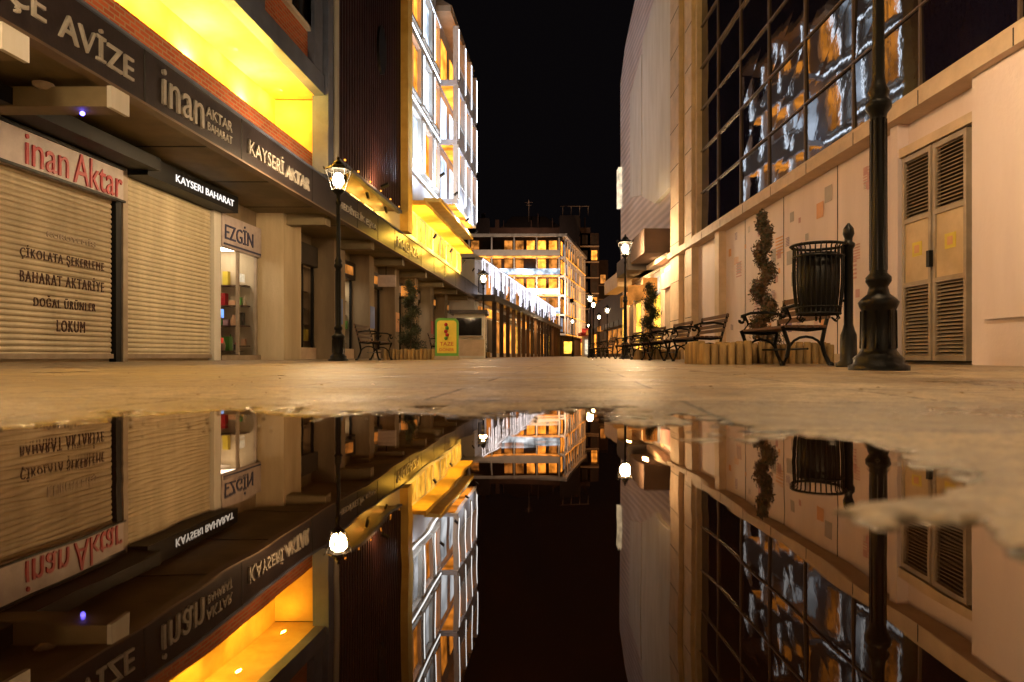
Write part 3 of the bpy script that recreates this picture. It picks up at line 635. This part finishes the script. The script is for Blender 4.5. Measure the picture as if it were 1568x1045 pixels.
# ------------------------------------------------------------------ planters, topiaries
def planter(x,y,wx,wy,h=.27):
    p=group('log_planter',(x,y,.002)); b=MB('logs',p); b.local=True; r=.048
    n=int(wx/(2*r)); m=int(wy/(2*r))
    for i in range(n+1):
        for yy in (-wy/2,wy/2):
            hh=h+random.uniform(-.02,.02); xx=-wx/2+i*wx/n; b.lathe(xx,yy,[(r,0),(r,hh-.01),(r*.8,hh)],'log',8)
    for i in range(1,m):
        for xx in (-wx/2,wx/2):
            hh=h+random.uniform(-.02,.02); b.lathe(xx,-wy/2+i*wy/m,[(r,0),(r,hh-.01),(r*.8,hh)],'log',8)
    b.box(-wx/2,wx/2,-wy/2,wy/2,.01,h-.05,'soil'); b.build()
planter(2.55,8.5,.5,.8); planter(3.6,9.3,1.1,.8); planter(3.85,18.2,1.0,.8); planter(-2.6,17.7,1.2,.8); planter(-1.65,34.5,1,.8)
def topiary(x,y,H_=2.0,seed=1,wide=1.0,mk='leaf'):
    p=group('spiral_topiary',(x,y,.2)); q=random.Random(seed)
    b=MB('trunk',p); b.local=True; b.tube([(0,0,-.1),(.01,0,.5),(-.01,.01,1),(0,0,H_-.3)],[.025,.022,.016,.008],'bark',6); 
    for i in range(14):
        z=.25+i*(H_-.6)/14; a=i*1.9; b.tube([(0,0,z),(.09*math.cos(a),.09*math.sin(a),z+.06)],.006,'bark',4)
    b.build()
    b=MB('foliage',p); b.local=True; n=9500; z0=.1; z1=H_-.2
    for i in range(n):
        t=q.random()**1.1; turns=3.6; a=turns*2*math.pi*t+q.gauss(0,.35); z=z0+(z1-z0)*t
        R_=(.09*(1-t)+.03)*wide; cr=(.15-.05*t)*(.8+.22*math.sin(t*37)+.2*math.sin(t*91)+.12*math.sin(t*170))*wide
        c=Vector((R_*math.cos(a),R_*math.sin(a),z)); dv=Vector((q.gauss(0,1),q.gauss(0,1),q.gauss(0,.8))).normalized()*cr*q.random()**.4
        c+=dv; s=q.uniform(.012,.030)
        u=Vector((q.gauss(0,1),q.gauss(0,1),q.gauss(0,1))).normalized(); w_=u.cross(dv if dv.length>0 else Vector((0,0,1))).normalized()
        b.add([c-u*s,c+w_*s*.5,c+u*s,c-w_*s*.5],[(0,1,2,3)],mk if q.random()<.7 else 'leafg')
    b.build()
topiary(3.36,9.1,2.0,1,.95); topiary(3.68,18.1,2.0,2,1.6,'leafg'); topiary(-2.6,17.5,2.0,3,1.6,'leafg'); topiary(-1.6,34.5,1.7,4,1.8,'leafg')
# ------------------------------------------------------------------ bin with post
Wb=group('litter_bin',(2.87,6.4,.002)); b=MB('basket',Wb); b.local=True
def rad(z): t=(z-.48)/.68; return .185+.03*math.sin(t*math.pi)+.03*t**3
zs=np.linspace(.5,1.11,9)
for i in range(30):
    a=2*math.pi*i/30; c,s=math.cos(a),math.sin(a); b.tube([(rad(z)*c,rad(z)*s,z) for z in zs]+[(.25*c,.25*s,1.14)],.007,'black',4)
for z,rr_ in ((.5,.012),(.56,.009),(1.03,.01),(1.135,.015)):
    R_=rad(z)+(.02 if z>1.1 else 0.003); b.tube([(R_*math.cos(t*math.pi/12),R_*math.sin(t*math.pi/12),z) for t in range(25)],rr_,'black',5)
b.lathe(0,0,[(.15,.5),(.185,.7),(.185,1.06),(.18,1.06)],'black',20,True,False); b.lathe(0,0,[(.01,.5),(.185,.5)],'black',20,False,False)
for i in range(6):
    a=i*math.pi/3; c,s=math.cos(a),math.sin(a); b.tube([(.18*c,.18*s,.5),(.2*c,.2*s,.46),(.17*c,.17*s,.43),(.14*c,.14*s,.46)],.01,'black',5)
b.build()
b=MB('post',Wb); b.local=True
b.lathe(.26,-.05,[(.11,0),(.11,.03),(.075,.06),(.07,.3),(.055,.34),(.04,.4),(.04,1.1),(.055,1.12),(.055,1.15),(.035,1.17),(.035,1.2),(.05,1.24),(.045,1.29),(.01,1.34)],'iron',12)
for z in (.62,1.04): b.tube([(.26,-.05,z),(.19,-.03,z)],.015,'iron',5)
b.build()
# ------------------------------------------------------------------ advert board, kiosk
Q=group('sidewalk_advert_board',(-1.62,17,.002)); b=MB('board',Q); b.local=True
def slab(b,w,z0,z1,y0,y1,k,rc=.12):
    pts=[(-w,z0),(w,z0)]+[(w-rc+rc*math.cos(t*math.pi/12),z1-rc+rc*math.sin(t*math.pi/12)) for t in range(7)]+[(-w+rc-rc*math.sin(t*math.pi/12),z1-rc+rc*math.cos(t*math.pi/12)) for t in range(7)]
    n=len(pts); v=[(x,y0,z) for x,z in pts]+[(x,y1,z) for x,z in pts]
    b.add(v,[tuple(range(n)),tuple(range(2*n-1,n-1,-1))]+[(i,(i+1)%n,n+(i+1)%n,n+i) for i in range(n)],k)
slab(b,.29,.1,1.04,-.05,.05,'green'); slab(b,.24,.17,.98,-.058,-.05,'yellow',.08); b.box(-.3,.3,-.16,.16,0,.1,'louvre')
for t in range(5): b.ball((-.02+.03*(t%2),-.07,.88-t*.085),.045,['red','green','red','red','green'][t])
b.build()
TQ=lambda x,y,z:(-1.62+y,17-.058-x,z)
text(Q,'TAZE',TQ,0,-.17,.17,.36,.45,'red',.008); text(Q,'DÖNER',TQ,0,-.18,.18,.22,.31,'red',.008)
Kk=group('street_kiosk',(-1.7,27,.002)); b=MB('body',Kk); b.local=True
b.box(-.6,.6,0,1.4,0,1.75,'white'); b.box(-.75,.75,-.3,1.5,1.75,1.9,'fascia'); b.box(-.5,.5,-.02,0,.9,1.6,'shopglass'); b.box(-.55,.55,-.12,0,.82,.88,'louvre'); b.box(-.6,.6,-.015,0,.1,.75,'stone')
b.build()
# ------------------------------------------------------------------ world, camera
W=bpy.data.worlds.new('World'); S.world=W; W.use_nodes=True; nt=W.node_tree; bg=nt.nodes['Background']
sk=nt.nodes.new('ShaderNodeTexSky'); sk.sky_type='NISHITA'; sk.sun_disc=False; sk.sun_elevation=math.radians(-6); sk.sun_rotation=math.radians(180)
mxn=nt.nodes.new('ShaderNodeMix'); mxn.data_type='RGBA'; mxn.inputs[0].default_value=.02; mxn.inputs['A'].default_value=(.0026,.002,.0024,1)
nt.links.new(sk.outputs[0],mxn.inputs['B']); nt.links.new(mxn.outputs['Result'],bg.inputs[0]); bg.inputs[1].default_value=1.0
cam=bpy.data.cameras.new('camera'); co=bpy.data.objects.new('camera',cam); COL.objects.link(co)
co.location=(0,0,.11); co.rotation_euler=(math.radians(90),0,0); cam.lens=24; cam.sensor_width=36; cam.shift_y=.0143; cam.clip_start=.01; cam.clip_end=2000
cam.dof.use_dof=True; cam.dof.focus_distance=9; cam.dof.aperture_fstop=4
S.camera=co
